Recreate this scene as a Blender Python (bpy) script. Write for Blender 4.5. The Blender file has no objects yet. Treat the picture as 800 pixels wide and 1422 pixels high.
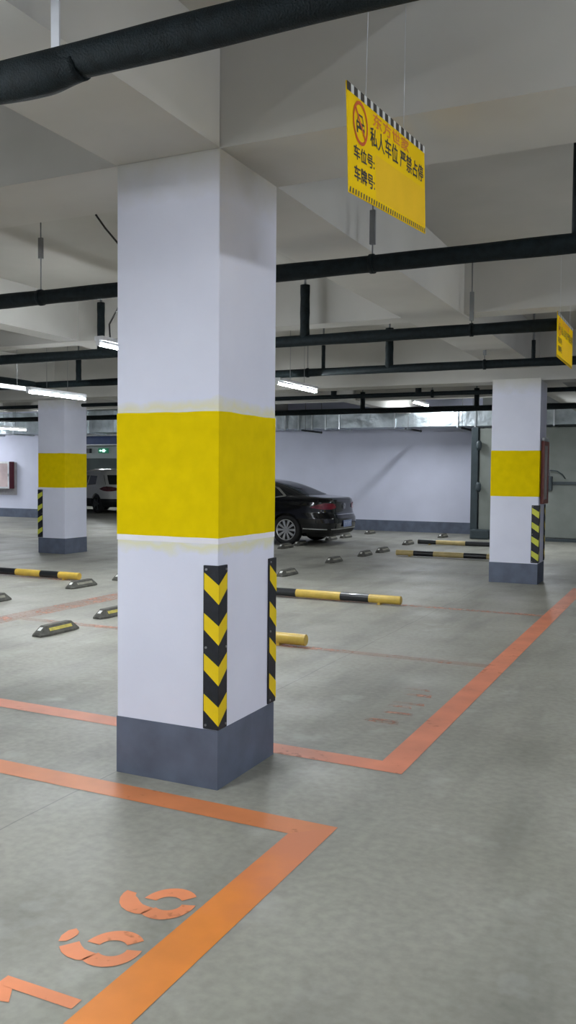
import bpy, bmesh, math, random
from mathutils import Vector, Matrix
R = math.radians
random.seed(7)
SC = bpy.context.scene
COL = SC.collection
CAM_H = 1.56

# ------------------------------------------------------------------ camera, world, exposure
cam_d = bpy.data.cameras.new('camera')
cam = bpy.data.objects.new('camera', cam_d); COL.objects.link(cam)
F_PX = 1203.4
cam_d.sensor_fit = 'VERTICAL'; cam_d.sensor_height = 24.0
cam_d.lens = 24.0 * F_PX / 1422.0
cam_d.clip_start = 0.05; cam_d.clip_end = 200
fw = Vector((-0.42853708, 0.90246007, -0.04383829))
rt = Vector((0.90313883, 0.42926674, 0.00838572))
up = Vector((-0.02638609, 0.03599847, 0.99900345))
m = Matrix((rt, up, -fw)).transposed().to_4x4()
m.translation = (0, 0, CAM_H)
cam.matrix_world = m
SC.camera = cam

world = bpy.data.worlds.new('world'); SC.world = world
world.use_nodes = True
world.node_tree.nodes['Background'].inputs[0].default_value = (0.5, 0.6, 0.8, 1)
world.node_tree.nodes['Background'].inputs[1].default_value = 0.02

SC.view_settings.view_transform = 'Standard'
SC.view_settings.look = 'None'
SC.view_settings.gamma = 1
SC.view_settings.use_curve_mapping = False
SC.view_settings.exposure = 2.54
LAMP_STRENGTH = 60.0

# ------------------------------------------------------------------ materials
def new_mat(name):
    mt = bpy.data.materials.new(name); mt.use_nodes = True
    nt = mt.node_tree; nt.nodes.clear()
    o = nt.nodes.new('ShaderNodeOutputMaterial'); b = nt.nodes.new('ShaderNodeBsdfPrincipled')
    nt.links.new(b.outputs[0], o.inputs[0])
    return mt, nt, b
def noise_col(nt, c1, c2, scale=5.0, detail=4.0, lo=0.3, hi=0.7, coord='Object', stretch=None):
    tc = nt.nodes.new('ShaderNodeTexCoord')
    src = tc.outputs[coord]
    if stretch:
        mp = nt.nodes.new('ShaderNodeMapping'); mp.inputs['Scale'].default_value = stretch
        nt.links.new(src, mp.inputs[0]); src = mp.outputs[0]
    n = nt.nodes.new('ShaderNodeTexNoise'); n.inputs['Scale'].default_value = scale; n.inputs['Detail'].default_value = detail
    nt.links.new(src, n.inputs['Vector'])
    r = nt.nodes.new('ShaderNodeValToRGB')
    r.color_ramp.elements[0].position = lo; r.color_ramp.elements[1].position = hi
    r.color_ramp.elements[0].color = (*c1, 1); r.color_ramp.elements[1].color = (*c2, 1)
    nt.links.new(n.outputs['Fac'], r.inputs[0])
    return r.outputs[0], n, tc
def add_bump(nt, b, scale, strength, dist=0.01, coord='Object'):
    tc = nt.nodes.new('ShaderNodeTexCoord')
    n = nt.nodes.new('ShaderNodeTexNoise'); n.inputs['Scale'].default_value = scale; n.inputs['Detail'].default_value = 5
    nt.links.new(tc.outputs[coord], n.inputs['Vector'])
    bp = nt.nodes.new('ShaderNodeBump'); bp.inputs['Strength'].default_value = strength; bp.inputs['Distance'].default_value = dist
    nt.links.new(n.outputs['Fac'], bp.inputs['Height']); nt.links.new(bp.outputs[0], b.inputs['Normal'])
def mat(name, c, rough=0.6, metal=0.0, var=0.12, scale=8.0, bump=0.0, spec=0.5, coat=0.0, emit=None, estr=0.0):
    mt, nt, b = new_mat(name)
    c1 = tuple(x * (1 - var) for x in c); c2 = tuple(min(1, x * (1 + var)) for x in c)
    col, _, _ = noise_col(nt, c1, c2, scale)
    nt.links.new(col, b.inputs['Base Color'])
    b.inputs['Roughness'].default_value = rough; b.inputs['Metallic'].default_value = metal
    b.inputs['Specular IOR Level'].default_value = spec
    b.inputs['Coat Weight'].default_value = coat
    if bump: add_bump(nt, b, scale * 6, bump)
    if emit:
        b.inputs['Emission Color'].default_value = (*emit, 1); b.inputs['Emission Strength'].default_value = estr
    return mt
def mix_node(nt, fac, a, b_):
    mx = nt.nodes.new('ShaderNodeMix'); mx.data_type = 'RGBA'
    if isinstance(fac, (int, float)): mx.inputs[0].default_value = fac
    else: nt.links.new(fac, mx.inputs[0])
    for i, v in ((6, a), (7, b_)):
        if isinstance(v, tuple): mx.inputs[i].default_value = (*v, 1)
        else: nt.links.new(v, mx.inputs[i])
    return mx.outputs[2]
def math_node(nt, op, a, b_=0.0, clamp=False):
    n = nt.nodes.new('ShaderNodeMath'); n.operation = op; n.use_clamp = clamp
    for i, v in enumerate((a, b_)):
        if isinstance(v, (int, float)): n.inputs[i].default_value = v
        else: nt.links.new(v, n.inputs[i])
    return n.outputs[0]

M = {}
# floor: trowelled concrete with blotches, tyre scuffs and two thin saw-cut joints
def floor_material():
    mt, nt, b = new_mat('concrete_floor')
    base, n1, tc = noise_col(nt, (0.275, 0.268, 0.228), (0.365, 0.358, 0.312), 0.9, 7, 0.3, 0.72)
    fine, _, _ = noise_col(nt, (0.80, 0.80, 0.80), (0.98, 0.98, 0.98), 24, 12, 0.3, 0.65)
    mul = nt.nodes.new('ShaderNodeMix'); mul.data_type = 'RGBA'; mul.blend_type = 'MULTIPLY'; mul.inputs[0].default_value = 1
    nt.links.new(base, mul.inputs[6]); nt.links.new(fine, mul.inputs[7])
    scuff, _, _ = noise_col(nt, (0.74, 0.74, 0.75), (1, 1, 1), 1.6, 5, 0.36, 0.52, stretch=(1.6, 0.35, 1))
    mul2 = nt.nodes.new('ShaderNodeMix'); mul2.data_type = 'RGBA'; mul2.blend_type = 'MULTIPLY'; mul2.inputs[0].default_value = 0.8
    nt.links.new(mul.outputs[2], mul2.inputs[6]); nt.links.new(scuff, mul2.inputs[7])
    light, _, _ = noise_col(nt, (0, 0, 0), (1, 1, 1), 3.1, 8, 0.60, 0.78)
    col = mix_node(nt, math_node(nt, 'MULTIPLY', light, 0.4), mul2.outputs[2], (0.52, 0.52, 0.49))
    sep = nt.nodes.new('ShaderNodeSeparateXYZ'); nt.links.new(tc.outputs['Object'], sep.inputs[0])
    jn = nt.nodes.new('ShaderNodeTexNoise'); jn.inputs['Scale'].default_value = 2.0
    nt.links.new(tc.outputs['Object'], jn.inputs['Vector'])
    wob = math_node(nt, 'MULTIPLY', math_node(nt, 'SUBTRACT', jn.outputs['Fac'], 0.5), 0.03)
    def joint(axis, pos, w):
        d = math_node(nt, 'ABSOLUTE', math_node(nt, 'ADD', math_node(nt, 'SUBTRACT', sep.outputs[axis], pos), wob))
        return math_node(nt, 'LESS_THAN', d, w)
    j = joint(0, -2.715, 0.004)
    for ax, p, w in ((0, -11.1, 0.004), (1, 12.6, 0.004), (1, 17.8, 0.004), (0, 2.6, 0.004)):
        j = math_node(nt, 'MAXIMUM', j, joint(ax, p, w))
    col = mix_node(nt, math_node(nt, 'MULTIPLY', j, 0.5), col, (0.10, 0.10, 0.10))
    nt.links.new(col, b.inputs['Base Color'])
    rr, _, _ = noise_col(nt, (0.38,) * 3, (0.62,) * 3, 1.3, 6)
    nt.links.new(rr, b.inputs['Roughness'])
    b.inputs['Specular IOR Level'].default_value = 0.35
    add_bump(nt, b, 30, 0.06)
    return mt
M['floor'] = floor_material()

# white-painted block: faint courses, cream overspray where the ceiling was sprayed, yellow dust by the band
def column_material(top_z, dust=1.0):
    mt, nt, b = new_mat('white_painted_column')
    base, n, tc = noise_col(nt, (0.72, 0.735, 0.86), (0.78, 0.795, 0.92), 2.2, 5)
    sep = nt.nodes.new('ShaderNodeSeparateXYZ'); nt.links.new(tc.outputs['Object'], sep.inputs[0])
    z = sep.outputs[2]
    nz = nt.nodes.new('ShaderNodeTexNoise'); nz.inputs['Scale'].default_value = 9; nz.inputs['Detail'].default_value = 5
    nt.links.new(tc.outputs['Object'], nz.inputs['Vector'])
    zz = math_node(nt, 'ADD', z, math_node(nt, 'MULTIPLY', math_node(nt, 'SUBTRACT', nz.outputs['Fac'], 0.5), 0.12))
    def band(c, half, amt):   # soft band centred at c
        d = math_node(nt, 'ABSOLUTE', math_node(nt, 'SUBTRACT', zz, c))
        return math_node(nt, 'MULTIPLY', math_node(nt, 'SUBTRACT', 1.0, math_node(nt, 'DIVIDE', d, half), True), amt)
    col = mix_node(nt, band(1.20, 0.05, 0.55 * dust), base, (0.78, 0.74, 0.25))
    col = mix_node(nt, band(1.875, 0.05, 0.6 * dust), col, (0.78, 0.72, 0.30))
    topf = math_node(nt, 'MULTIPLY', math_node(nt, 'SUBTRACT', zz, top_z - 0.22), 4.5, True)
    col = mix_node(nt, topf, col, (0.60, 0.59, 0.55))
    nt.links.new(col, b.inputs['Base Color'])
    b.inputs['Roughness'].default_value = 0.75
    add_bump(nt, b, 60, 0.12, 0.004)
    return mt
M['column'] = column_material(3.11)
M['column_far'] = column_material(2.95, 0.0)
M['band'] = mat('yellow_paint', (0.80, 0.60, 0.0), 0.8, var=0.05, scale=10, bump=0.05, spec=0.08)
M['stripe'] = mat('white_tape', (0.86, 0.84, 0.88), 0.6, var=0.03)
M['skirting'] = mat('slate_grey_paint', (0.105, 0.125, 0.175), 0.6, var=0.18, scale=6, bump=0.05)
M['wall'] = mat('white_painted_wall', (0.64, 0.66, 0.80), 0.8, var=0.04, scale=1.5, bump=0.05)
M['ceiling'] = mat('sprayed_concrete_ceiling', (0.455, 0.445, 0.415), 0.9, var=0.07, scale=1.3, bump=0.15)
M['beam'] = mat('sprayed_concrete_beam', (0.51, 0.50, 0.47), 0.9, var=0.06, scale=1.6, bump=0.15)
M['pipe'] = mat('black_foam_insulation', (0.006, 0.011, 0.013), 0.65, var=0.4, scale=25, bump=0.5, spec=0.18)
M['rod'] = mat('zinc_rod', (0.25, 0.26, 0.27), 0.5, metal=0.6)
M['strap'] = mat('pale_galvanised_strap', (0.62, 0.64, 0.68), 0.5, metal=0.3)
M['darkmetal'] = mat('dark_grey_steel', (0.035, 0.04, 0.045), 0.5, metal=0.4)
M['rubber'] = mat('black_rubber', (0.010, 0.012, 0.018), 0.45, var=0.3, scale=30, bump=0.1)
M['stoprubber'] = mat('dusty_black_rubber', (0.075, 0.073, 0.062), 0.7, var=0.35, scale=20, bump=0.2)
M['reflective'] = mat('yellow_reflective_film', (0.86, 0.62, 0.0), 0.35, var=0.05)
M['stopyellow'] = mat('dusty_yellow_film', (0.50, 0.42, 0.08), 0.6, var=0.25, scale=25)
M['stopgrey'] = mat('dust_grey_film', (0.27, 0.26, 0.21), 0.7, var=0.2, scale=25)
M['lime'] = mat('lime_reflective_film', (0.60, 0.62, 0.07), 0.35, var=0.05)
M['lens'] = mat('white_reflector', (0.75, 0.75, 0.72), 0.3)
M['baryellow'] = mat('yellow_enamel', (0.60, 0.41, 0.07), 0.4, var=0.15, scale=9, coat=0.1)
M['barpale'] = mat('faded_yellow_enamel', (0.58, 0.45, 0.20), 0.5, var=0.12, scale=9)
M['barblack'] = mat('black_enamel', (0.013, 0.014, 0.017), 0.32, coat=0.2)
M['screw'] = mat('screw_steel', (0.35, 0.35, 0.36), 0.35, metal=0.9)
M['tube'] = mat('lit_tube', (1, 1, 1), 0.4, var=0.0, emit=(0.90, 0.955, 1.0), estr=LAMP_STRENGTH)
M['lampbody'] = mat('white_enamel_tray', (0.75, 0.77, 0.80), 0.4)
M['cable'] = mat('black_cable', (0.012, 0.012, 0.012), 0.5)
M['wire'] = mat('nylon_line', (0.6, 0.63, 0.68), 0.2)
def duct_material():
    mt, nt, b = new_mat('galvanised_sheet')
    col, _, tc = noise_col(nt, (0.36, 0.41, 0.44), (0.56, 0.61, 0.64), 6, 6)
    vo = nt.nodes.new('ShaderNodeTexVoronoi'); vo.inputs['Scale'].default_value = 14
    nt.links.new(tc.outputs['Object'], vo.inputs['Vector'])
    col = mix_node(nt, math_node(nt, 'MULTIPLY', vo.outputs['Distance'], 0.5), col, (0.50, 0.56, 0.60))
    nt.links.new(col, b.inputs['Base Color'])
    b.inputs['Metallic'].default_value = 0.9; b.inputs['Roughness'].default_value = 0.40
    add_bump(nt, b, 2.2, 0.8, 0.08)
    return mt
M['duct'] = duct_material()
M['flange'] = mat('bright_flange', (0.80, 0.84, 0.88), 0.28, metal=0.9)
def paint_material(name, c, wear, grit=22.0):
    mt, nt, b = new_mat(name)
    out = [n for n in nt.nodes if n.type == 'OUTPUT_MATERIAL'][0]
    col, n, tc = noise_col(nt, tuple(x * 0.86 for x in c), tuple(min(1, x * 1.12) for x in c), 3.5, 6)
    nt.links.new(col, b.inputs['Base Color']); b.inputs['Roughness'].default_value = 0.5
    n2 = nt.nodes.new('ShaderNodeTexNoise'); n2.inputs['Scale'].default_value = grit; n2.inputs['Detail'].default_value = 8
    n3 = nt.nodes.new('ShaderNodeTexNoise'); n3.inputs['Scale'].default_value = 2.3; n3.inputs['Detail'].default_value = 4
    for q in (n2, n3): nt.links.new(tc.outputs['Object'], q.inputs['Vector'])
    s = math_node(nt, 'ADD', math_node(nt, 'MULTIPLY', n2.outputs['Fac'], 0.5), math_node(nt, 'MULTIPLY', n3.outputs['Fac'], 0.6))
    a = math_node(nt, 'MULTIPLY', math_node(nt, 'SUBTRACT', s, wear), 5.0, True)
    a = math_node(nt, 'MAXIMUM', a, max(0.0, 0.86 - wear * 1.25))
    tr = nt.nodes.new('ShaderNodeBsdfTransparent'); mx = nt.nodes.new('ShaderNodeMixShader')
    nt.links.new(a, mx.inputs[0]); nt.links.new(tr.outputs[0], mx.inputs[1]); nt.links.new(b.outputs[0], mx.inputs[2])
    nt.links.new(mx.outputs[0], out.inputs[0])
    return mt
M['orange'] = paint_material('orange_floor_paint', (0.60, 0.20, 0.07), 0.22)
M['orange_new'] = paint_material('fresh_orange_floor_paint', (0.72, 0.23, 0.035), 0.15)
def two_coats(mt):
    nt = mt.node_tree; b = [n for n in nt.nodes if n.type == 'BSDF_PRINCIPLED'][0]
    src = b.inputs['Base Color'].links[0].from_socket
    tc = nt.nodes.new('ShaderNodeTexCoord'); sp = nt.nodes.new('ShaderNodeSeparateXYZ'); nt.links.new(tc.outputs['Object'], sp.inputs[0])
    n = nt.nodes.new('ShaderNodeTexNoise'); n.inputs['Scale'].default_value = 6; n.inputs['Detail'].default_value = 5; nt.links.new(tc.outputs['Object'], n.inputs['Vector'])
    y = math_node(nt, 'ADD', sp.outputs[1], math_node(nt, 'MULTIPLY', math_node(nt, 'SUBTRACT', n.outputs['Fac'], 0.5), 0.8))
    f = math_node(nt, 'MULTIPLY', math_node(nt, 'SUBTRACT', y, 2.55), 1.6, True)
    nt.links.new(mix_node(nt, f, src, (0.58, 0.185, 0.075)), b.inputs['Base Color'])
two_coats(M['orange_new'])
M['red'] = paint_material('salmon_floor_paint', (0.63, 0.205, 0.11), 0.26)
M['faded'] = paint_material('faded_red_floor_paint', (0.54, 0.24, 0.16), 0.50)
M['digit'] = paint_material('stencilled_orange_paint', (0.72, 0.24, 0.10), 0.28)

# ------------------------------------------------------------------ mesh helpers
class MB:
    def __init__(s): s.bm = bmesh.new()
    def box(s, a, b, bev=0.0):
        x0, y0, z0 = (min(a[i], b[i]) for i in range(3)); x1, y1, z1 = (max(a[i], b[i]) for i in range(3))
        r = bmesh.ops.create_cube(s.bm, size=1.0)
        for v in r['verts']:
            v.co = Vector(((x0 + x1) / 2 + v.co.x * (x1 - x0), (y0 + y1) / 2 + v.co.y * (y1 - y0), (z0 + z1) / 2 + v.co.z * (z1 - z0)))
        if bev:
            es = list({e for v in r['verts'] for e in v.link_edges})
            bmesh.ops.bevel(s.bm, geom=es, offset=bev, segments=2, affect='EDGES', profile=0.6)
        return s
    def tube(s, pts, rad, seg=14, cap=True, rfun=None):
        pts = [Vector(p) for p in pts]; rings = []
        n = len(pts)
        for i, p in enumerate(pts):
            d = (pts[min(i + 1, n - 1)] - pts[max(i - 1, 0)]).normalized()
            ref = Vector((0, 0, 1)) if abs(d.z) < 0.9 else Vector((1, 0, 0))
            a = d.cross(ref).normalized(); b_ = d.cross(a).normalized()
            r = rfun(i) if rfun else rad
            rings.append([s.bm.verts.new(p + (a * math.cos(t) + b_ * math.sin(t)) * r) for t in [2 * math.pi * k / seg for k in range(seg)]])
        for i in range(n - 1):
            for k in range(seg):
                f = s.bm.faces.new((rings[i][k], rings[i][(k + 1) % seg], rings[i + 1][(k + 1) % seg], rings[i + 1][k])); f.smooth = True
        if cap:
            s.bm.faces.new(rings[0]); s.bm.faces.new(rings[-1])
        return s
    def prism(s, poly, z0, z1, mapf=lambda x, y, z: (x, y, z)):
        lo = [s.bm.verts.new(mapf(x, y, z0)) for x, y in poly]; hi = [s.bm.verts.new(mapf(x, y, z1)) for x, y in poly]
        s.bm.faces.new(lo[::-1]); s.bm.faces.new(hi)
        for i in range(len(poly)):
            j = (i + 1) % len(poly); s.bm.faces.new((lo[i], lo[j], hi[j], hi[i]))
        return s
    def build(s, name, mt, parent=None, loc=(0, 0, 0), rot=(0, 0, 0)):
        bmesh.ops.recalc_face_normals(s.bm, faces=s.bm.faces)
        me = bpy.data.meshes.new(name); s.bm.to_mesh(me); s.bm.free()
        me.materials.append(mt)
        o = bpy.data.objects.new(name, me); COL.objects.link(o)
        o.location = loc; o.rotation_euler = rot
        if parent: o.parent = parent
        return o
def tag(o, label, cat, group=None):
    o['label'] = label; o['category'] = cat
    if group: o['group'] = group
    return o
def thing(name, label, cat, loc=(0, 0, 0), rz=0, group=None):
    o = bpy.data.objects.new(name, None); COL.objects.link(o)
    o.location = loc; o.rotation_euler = (0, 0, rz); o.empty_display_size = 0.1
    return tag(o, label, cat, group)
def struct(o): o['kind'] = 'structure'; return o
def dup(root, loc=None, rz=None, label=None):
    r = root.copy(); COL.objects.link(r)
    if loc is not None: r.location = loc
    if rz is not None: r.rotation_euler = (0, 0, rz)
    if label: r['label'] = label
    for ch in list(root.children):
        c = ch.copy(); COL.objects.link(c); c.parent = r
        for g in list(ch.children):
            d = g.copy(); COL.objects.link(d); d.parent = c
    return r

# ------------------------------------------------------------------ the setting
XL, XR, Y0, YB, ZS = -27.0, 5.5, -5.5, 22.9, 3.62
struct(MB().box((XL, Y0, -0.2), (XR, 35, 0)).build('floor', M['floor']))
struct(MB().box((XL, Y0, ZS), (XR, 35, ZS + 0.2)).build('ceiling', M['ceiling']))
struct(MB().box((XR, Y0, 0), (XR + 0.2, 35, ZS)).build('wall_right', M['wall']))
struct(MB().box((XL - 0.2, Y0, 0), (XL, 35, ZS)).build('wall_left', M['wall']))
struct(MB().box((XL, Y0 - 0.2, 0), (XR, Y0, ZS)).build('wall_front', M['wall']))
# back wall: left of the passage, lintel over it, right of it
struct(MB().box((XL, YB, 0), (-19.4, YB + 0.25, ZS)).build('wall_back', M['wall']))
M['lintel'] = mat('grey_painted_lintel', (0.28, 0.31, 0.31), 0.8, var=0.06, scale=2)
struct(MB().box((-19.4, YB, 2.02), (-14.2, YB + 0.25, ZS)).build('wall_back_lintel', M['lintel']))
struct(MB().box((-14.2, YB, 0), (-5.22, YB + 0.25, ZS)).build('wall_back_right', M['wall']))
struct(MB().box((-5.22, YB, 0), (XR, YB + 0.25, ZS)).build('wall_back_doorway', mat('grey_rendered_wall', (0.30, 0.31, 0.30), 0.85, var=0.07, scale=2)))
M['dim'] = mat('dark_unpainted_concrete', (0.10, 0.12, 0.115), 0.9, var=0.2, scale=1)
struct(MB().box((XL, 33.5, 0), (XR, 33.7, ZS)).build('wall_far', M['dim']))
for nm, x0, x1 in (('baseboard_back_left', XL, -19.4), ('baseboard_back_right', -14.2, -5.24)):
    struct(MB().box((x0, YB - 0.012, 0), (x1, YB, 0.3)).build(nm, M['skirting']))
# beams on the column grid and the slimmer ones half-way between
def beam(a, b):
    struct(MB().box(a, b).build('ceiling_beam', M['beam']))
beam((XL, 3.655, 3.11), (XR, 4.27, ZS))
beam((-2.71, Y0, 3.112), (-2.11, 3.65, ZS)); beam((-2.71, 4.275, 3.112), (-2.11, YB, ZS))
beam((-11.5, Y0, 3.112), (-10.9, 3.65, ZS)); beam((-11.5, 4.275, 3.112), (-10.9, YB, ZS))
beam((XL, 12.78, 2.93), (XR, 13.25, ZS + 0.002))
beam((XL, 8.38, 3.13), (XR, 8.66, ZS))
beam((-7.08, Y0, 3.14), (-6.78, YB, ZS))
beam((1.85, Y0, 3.14), (2.15, YB, ZS))
beam((XL, 17.65, 3.16), (XR, 17.93, ZS))

# ------------------------------------------------------------------ columns and corner guards
def column(x0, x1, y0, y1, top, zb0, zb1, label, m_, stripe=False):
    t = thing('concrete_column', label, 'column', ((x0 + x1) / 2, (y0 + y1) / 2, 0))
    hx, hy = (x1 - x0) / 2, (y1 - y0) / 2
    MB().box((-hx, -hy, 0), (hx, hy, top), 0.006).build('shaft', m_, t)
    def sleeve(name, z0, z1, e, mt, wob=0.0):
        s = MB(); n = 10
        pts = []
        for (ax, ay, bx, by) in ((-1, -1, 1, -1), (1, -1, 1, 1), (1, 1, -1, 1), (-1, 1, -1, -1)):
            for k in range(n): pts.append((ax + (bx - ax) * k / n, ay + (by - ay) * k / n))
        lo, hi, lo2, hi2 = [], [], [], []
        for i, (u, v) in enumerate(pts):
            w = wob * math.sin(i * 1.7) + wob * 0.6 * math.sin(i * 0.6 + 1)
            X, Y = u * (hx + e), v * (hy + e)
            lo.append(s.bm.verts.new((X, Y, z0 + w * 0.4))); hi.append(s.bm.verts.new((X, Y, z1 + w)))
            lo2.append(s.bm.verts.new((u * hx * 0.99, v * hy * 0.99, z0 + w * 0.4))); hi2.append(s.bm.verts.new((u * hx * 0.99, v * hy * 0.99, z1 + w)))
        L = len(pts)
        for i in range(L):
            j = (i + 1) % L
            s.bm.faces.new((lo[i], lo[j], hi[j], hi[i])); s.bm.faces.new((hi[i], hi[j], hi2[j], hi2[i]))
            s.bm.faces.new((lo[j], lo[i], lo2[i], lo2[j])); s.bm.faces.new((lo2[j], lo2[i], hi2[i], hi2[j]))
        return s.build(name, mt, t)
    sleeve('painted_band', zb0, zb1, 0.0015, M['band'], 0.0015)
    if stripe: sleeve('white_stripe', zb0 - 0.028, zb0, 0.0012, M['stripe'], 0.0012)
    sleeve('skirting', 0.0, 0.295, 0.003, M['skirting'], 0.0)
    return t
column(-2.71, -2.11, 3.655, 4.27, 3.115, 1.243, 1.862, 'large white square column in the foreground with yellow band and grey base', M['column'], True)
column(-2.77, -2.08, 12.75, 13.3, 2.96, 1.262, 1.925, 'distant white column on the right carrying a red cabinet', M['column_far'])
column(-11.52, -10.88, 13.03, 13.68, 2.96, 1.262, 1.92, 'distant white column on the left near the fire cabinet wall', M['column_far'])

def corner_guard(px, py, sx, sy, label, z0=0.3, hgt=0.81, w=0.078, film='reflective'):
    """rubber angle on the corner (px,py); arms run back along sx (x) and sy (y)"""
    t = thing('corner_guard', label, 'corner guard', (px, py, z0), 0, 'corner guards on the columns')
    th = 0.009
    s = MB()
    o = 0.001
    poly = [(-sx * (th + o), -sy * (th + o)), (sx * w, -sy * (th + o)), (sx * w, -sy * o), (-sx * o, -sy * o), (-sx * o, sy * w), (-sx * (th + o), sy * w)]
    s.prism(poly, 0, hgt)
    bmesh.ops.bevel(s.bm, geom=list(s.bm.edges), offset=0.002, segments=1, affect='EDGES')
    s.build('rubber_angle', M['rubber'], t)
    n = 4; per = hgt / 4.05
    for k in range(n):
        zt = hgt - 0.035 - k * per     # top at the outer edge
        s = MB()
        e = th + o + 0.0012
        dz, hh = 0.060, 0.095
        # arm on the y=-sy side face (runs along x) and on the x side face (runs along y)
        A = [(sx * (w - 0.006), -sy * e, zt), (-sx * e, -sy * e, zt - dz), (-sx * e, -sy * e, zt - dz - hh + 0.0), (sx * (w - 0.006), -sy * e, zt - hh + 0.012)]
        B = [(-sx * e, sy * (w - 0.006), zt), (-sx * e, sy * (w - 0.006), zt - hh + 0.012), A[2], A[1]]
        for P in (A, B):
            vs = [s.bm.verts.new(p) for p in P]; s.bm.faces.new(vs)
        s.build('chevron', M[film], t)
    for zz in (0.02, hgt * 0.5, hgt - 0.02):
        MB().tube([(sx * (w - 0.017), -sy * th, zz), (sx * (w - 0.017), -sy * (th + 0.005), zz)], 0.006, 10).build('screw', M['screw'], t)
        MB().tube([(-sx * th, sy * (w - 0.017), zz), (-sx * (th + 0.005), sy * (w - 0.017), zz)], 0.006, 10).build('screw', M['screw'], t)
    return t
corner_guard(-2.11, 3.655, -1, 1, 'black and yellow chevron guard on the front corner of the foreground column')
corner_guard(-2.11, 4.27, -1, -1, 'chevron guard seen edge-on at the far right corner of the foreground column', z0=0.30, hgt=0.80)
corner_guard(-2.08, 12.75, -1, 1, 'chevron guard on the near corner of the distant right column', z0=0.31, hgt=0.83, w=0.095, film='lime')
corner_guard(-2.08, 13.3, -1, -1, 'thin dark guard edge behind the distant right column', z0=0.31, hgt=0.83)
corner_guard(-11.52, 13.03, 1, 1, 'chevron guard on the left corner of the distant left column', z0=0.3, hgt=0.92, w=0.11, film='lime')

# ------------------------------------------------------------------ floor markings
def flat(name, polys, mt, z=0.0015, sub=None):
    s = MB()
    for P in polys:
        vs = [s.bm.verts.new((x, y, z)) for x, y in P]; s.bm.faces.new(vs)
    return s.build(name, mt)
def rect(x0, y0, x1, y1): return [(x0, y0), (x1, y0), (x1, y1), (x0, y1)]
t = thing('bay_line', 'bright orange L-shaped bay line in the foreground beside the number 166', 'floor marking', (0, 0, 0))
flat('lane_edge', [[(-1.60, 0.2), (-1.425, 0.2), (-1.405, 3.50), (-1.575, 3.345)]], M['orange_new']).parent = t
flat('divider', [[(-7.0, 3.40), (-1.575, 3.345), (-1.405, 3.50), (-7.0, 3.565)]], M['orange']).parent = t
t = thing('bay_line', 'red-orange bay line running from behind the foreground column along the lane', 'floor marking', (0, 0, 0))
flat('lane_edge', [[(-1.525, 4.44), (-1.365, 4.28), (-1.39, 12.6), (-1.56, 12.6)]], M['red'], 0.0016).parent = t
flat('divider', [[(-7.0, 4.37), (-1.365, 4.28), (-1.525, 4.44), (-7.0, 4.53)]], M['red'], 0.0016).parent = t
tag(flat('bay_line', [rect(-6.45, 7.0, -1.53, 7.12)], M['faded'], 0.002), 'faded red bay divider ending at the near yellow pipe barrier', 'floor marking')
tag(flat('bay_line', [rect(-6.45, 9.86, -1.55, 9.98)], M['faded'], 0.0022), 'faded bay divider under the second pipe barrier', 'floor marking')
tag(flat('bay_line', [rect(-6.78, 4.6, -6.45, 12.5)], M['faded'], 0.0024), 'wide faded red line between the two rows of wheel stops', 'floor marking')
tag(flat('bay_line', [rect(-10.4, 9.84, -7.9, 9.97)], M['faded'], 0.0022), 'faded red line under the left pipe barrier', 'floor marking')

# stencilled number: local u = reading direction (+Y), v = up direction of the digits (-X)
def arc_poly(cx, cy, rx, ry, a0, a1, w, n=16):
    o, i = [], []
    for k in range(n + 1):
        a = R(a0 + (a1 - a0) * k / n)
        o.append((cx + rx * math.cos(a), cy + ry * math.sin(a))); i.append((cx + (rx - w) * math.cos(a), cy + (ry - w) * math.sin(a)))
    return o, i
def digit_mesh(strips, mt, parent, name, u0, v0):
    s = MB()
    for o, i in strips:
        for k in range(len(o) - 1):
            vs = [s.bm.verts.new((-(v0 + p[1]), u0 + p[0], 0.0018)) for p in (o[k], o[k + 1], i[k + 1], i[k])]
            s.bm.faces.new(vs)
    bmesh.ops.remove_doubles(s.bm, verts=s.bm.verts, dist=1e-5)
    return s.build(name, mt, parent)
# a stencil six 0.30 m tall; k widens it, a = with a separate hook
def six(k=1.3, split=False):
    st = [arc_poly(0.085, 0.098, 0.088, 0.100, 150, 285, 0.050), arc_poly(0.085, 0.098, 0.088, 0.100, 318, 452, 0.050)]
    o = [(0.005, 0.140), (-0.001, 0.165), (0.001, 0.200), (0.012, 0.235), (0.030, 0.262)]
    i = [(0.046, 0.125), (0.047, 0.155), (0.050, 0.178), (0.060, 0.200), (0.074, 0.222)]
    if not split:
        o += [(0.055, 0.282), (0.080, 0.291), (0.098, 0.290)]; i += [(0.080, 0.236), (0.088, 0.243), (0.096, 0.246)]
        st.append((o, i))
    else:
        st.append((o, i))
        st.append(([(0.050, 0.286), (0.075, 0.300), (0.105, 0.300), (0.122, 0.284)], [(0.060, 0.262), (0.078, 0.256), (0.098, 0.254), (0.112, 0.262)]))
    return [([(x * k, y) for x, y in o_], [(x * k, y) for x, y in i_]) for o_, i_ in st]
num = thing('painted_bay_number', 'stencilled orange number 166 on the floor beside the bright bay line', 'painted number', (0, 0, 0))
digit_mesh(six(1.32), M['digit'], num, 'digit', 2.485, 1.602)
digit_mesh(six(1.25, True), M['digit'], num, 'digit', 2.16, 1.602)
one = [([(0.055, 0.0), (0.055, 0.285)], [(0.103, 0.0), (0.103, 0.285)]), ([(0.055, 0.285), (-0.01, 0.225)], [(0.057, 0.225), (0.0, 0.185)])]
digit_mesh(one, M['digit'], num, 'digit', 1.895, 1.61)
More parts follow.
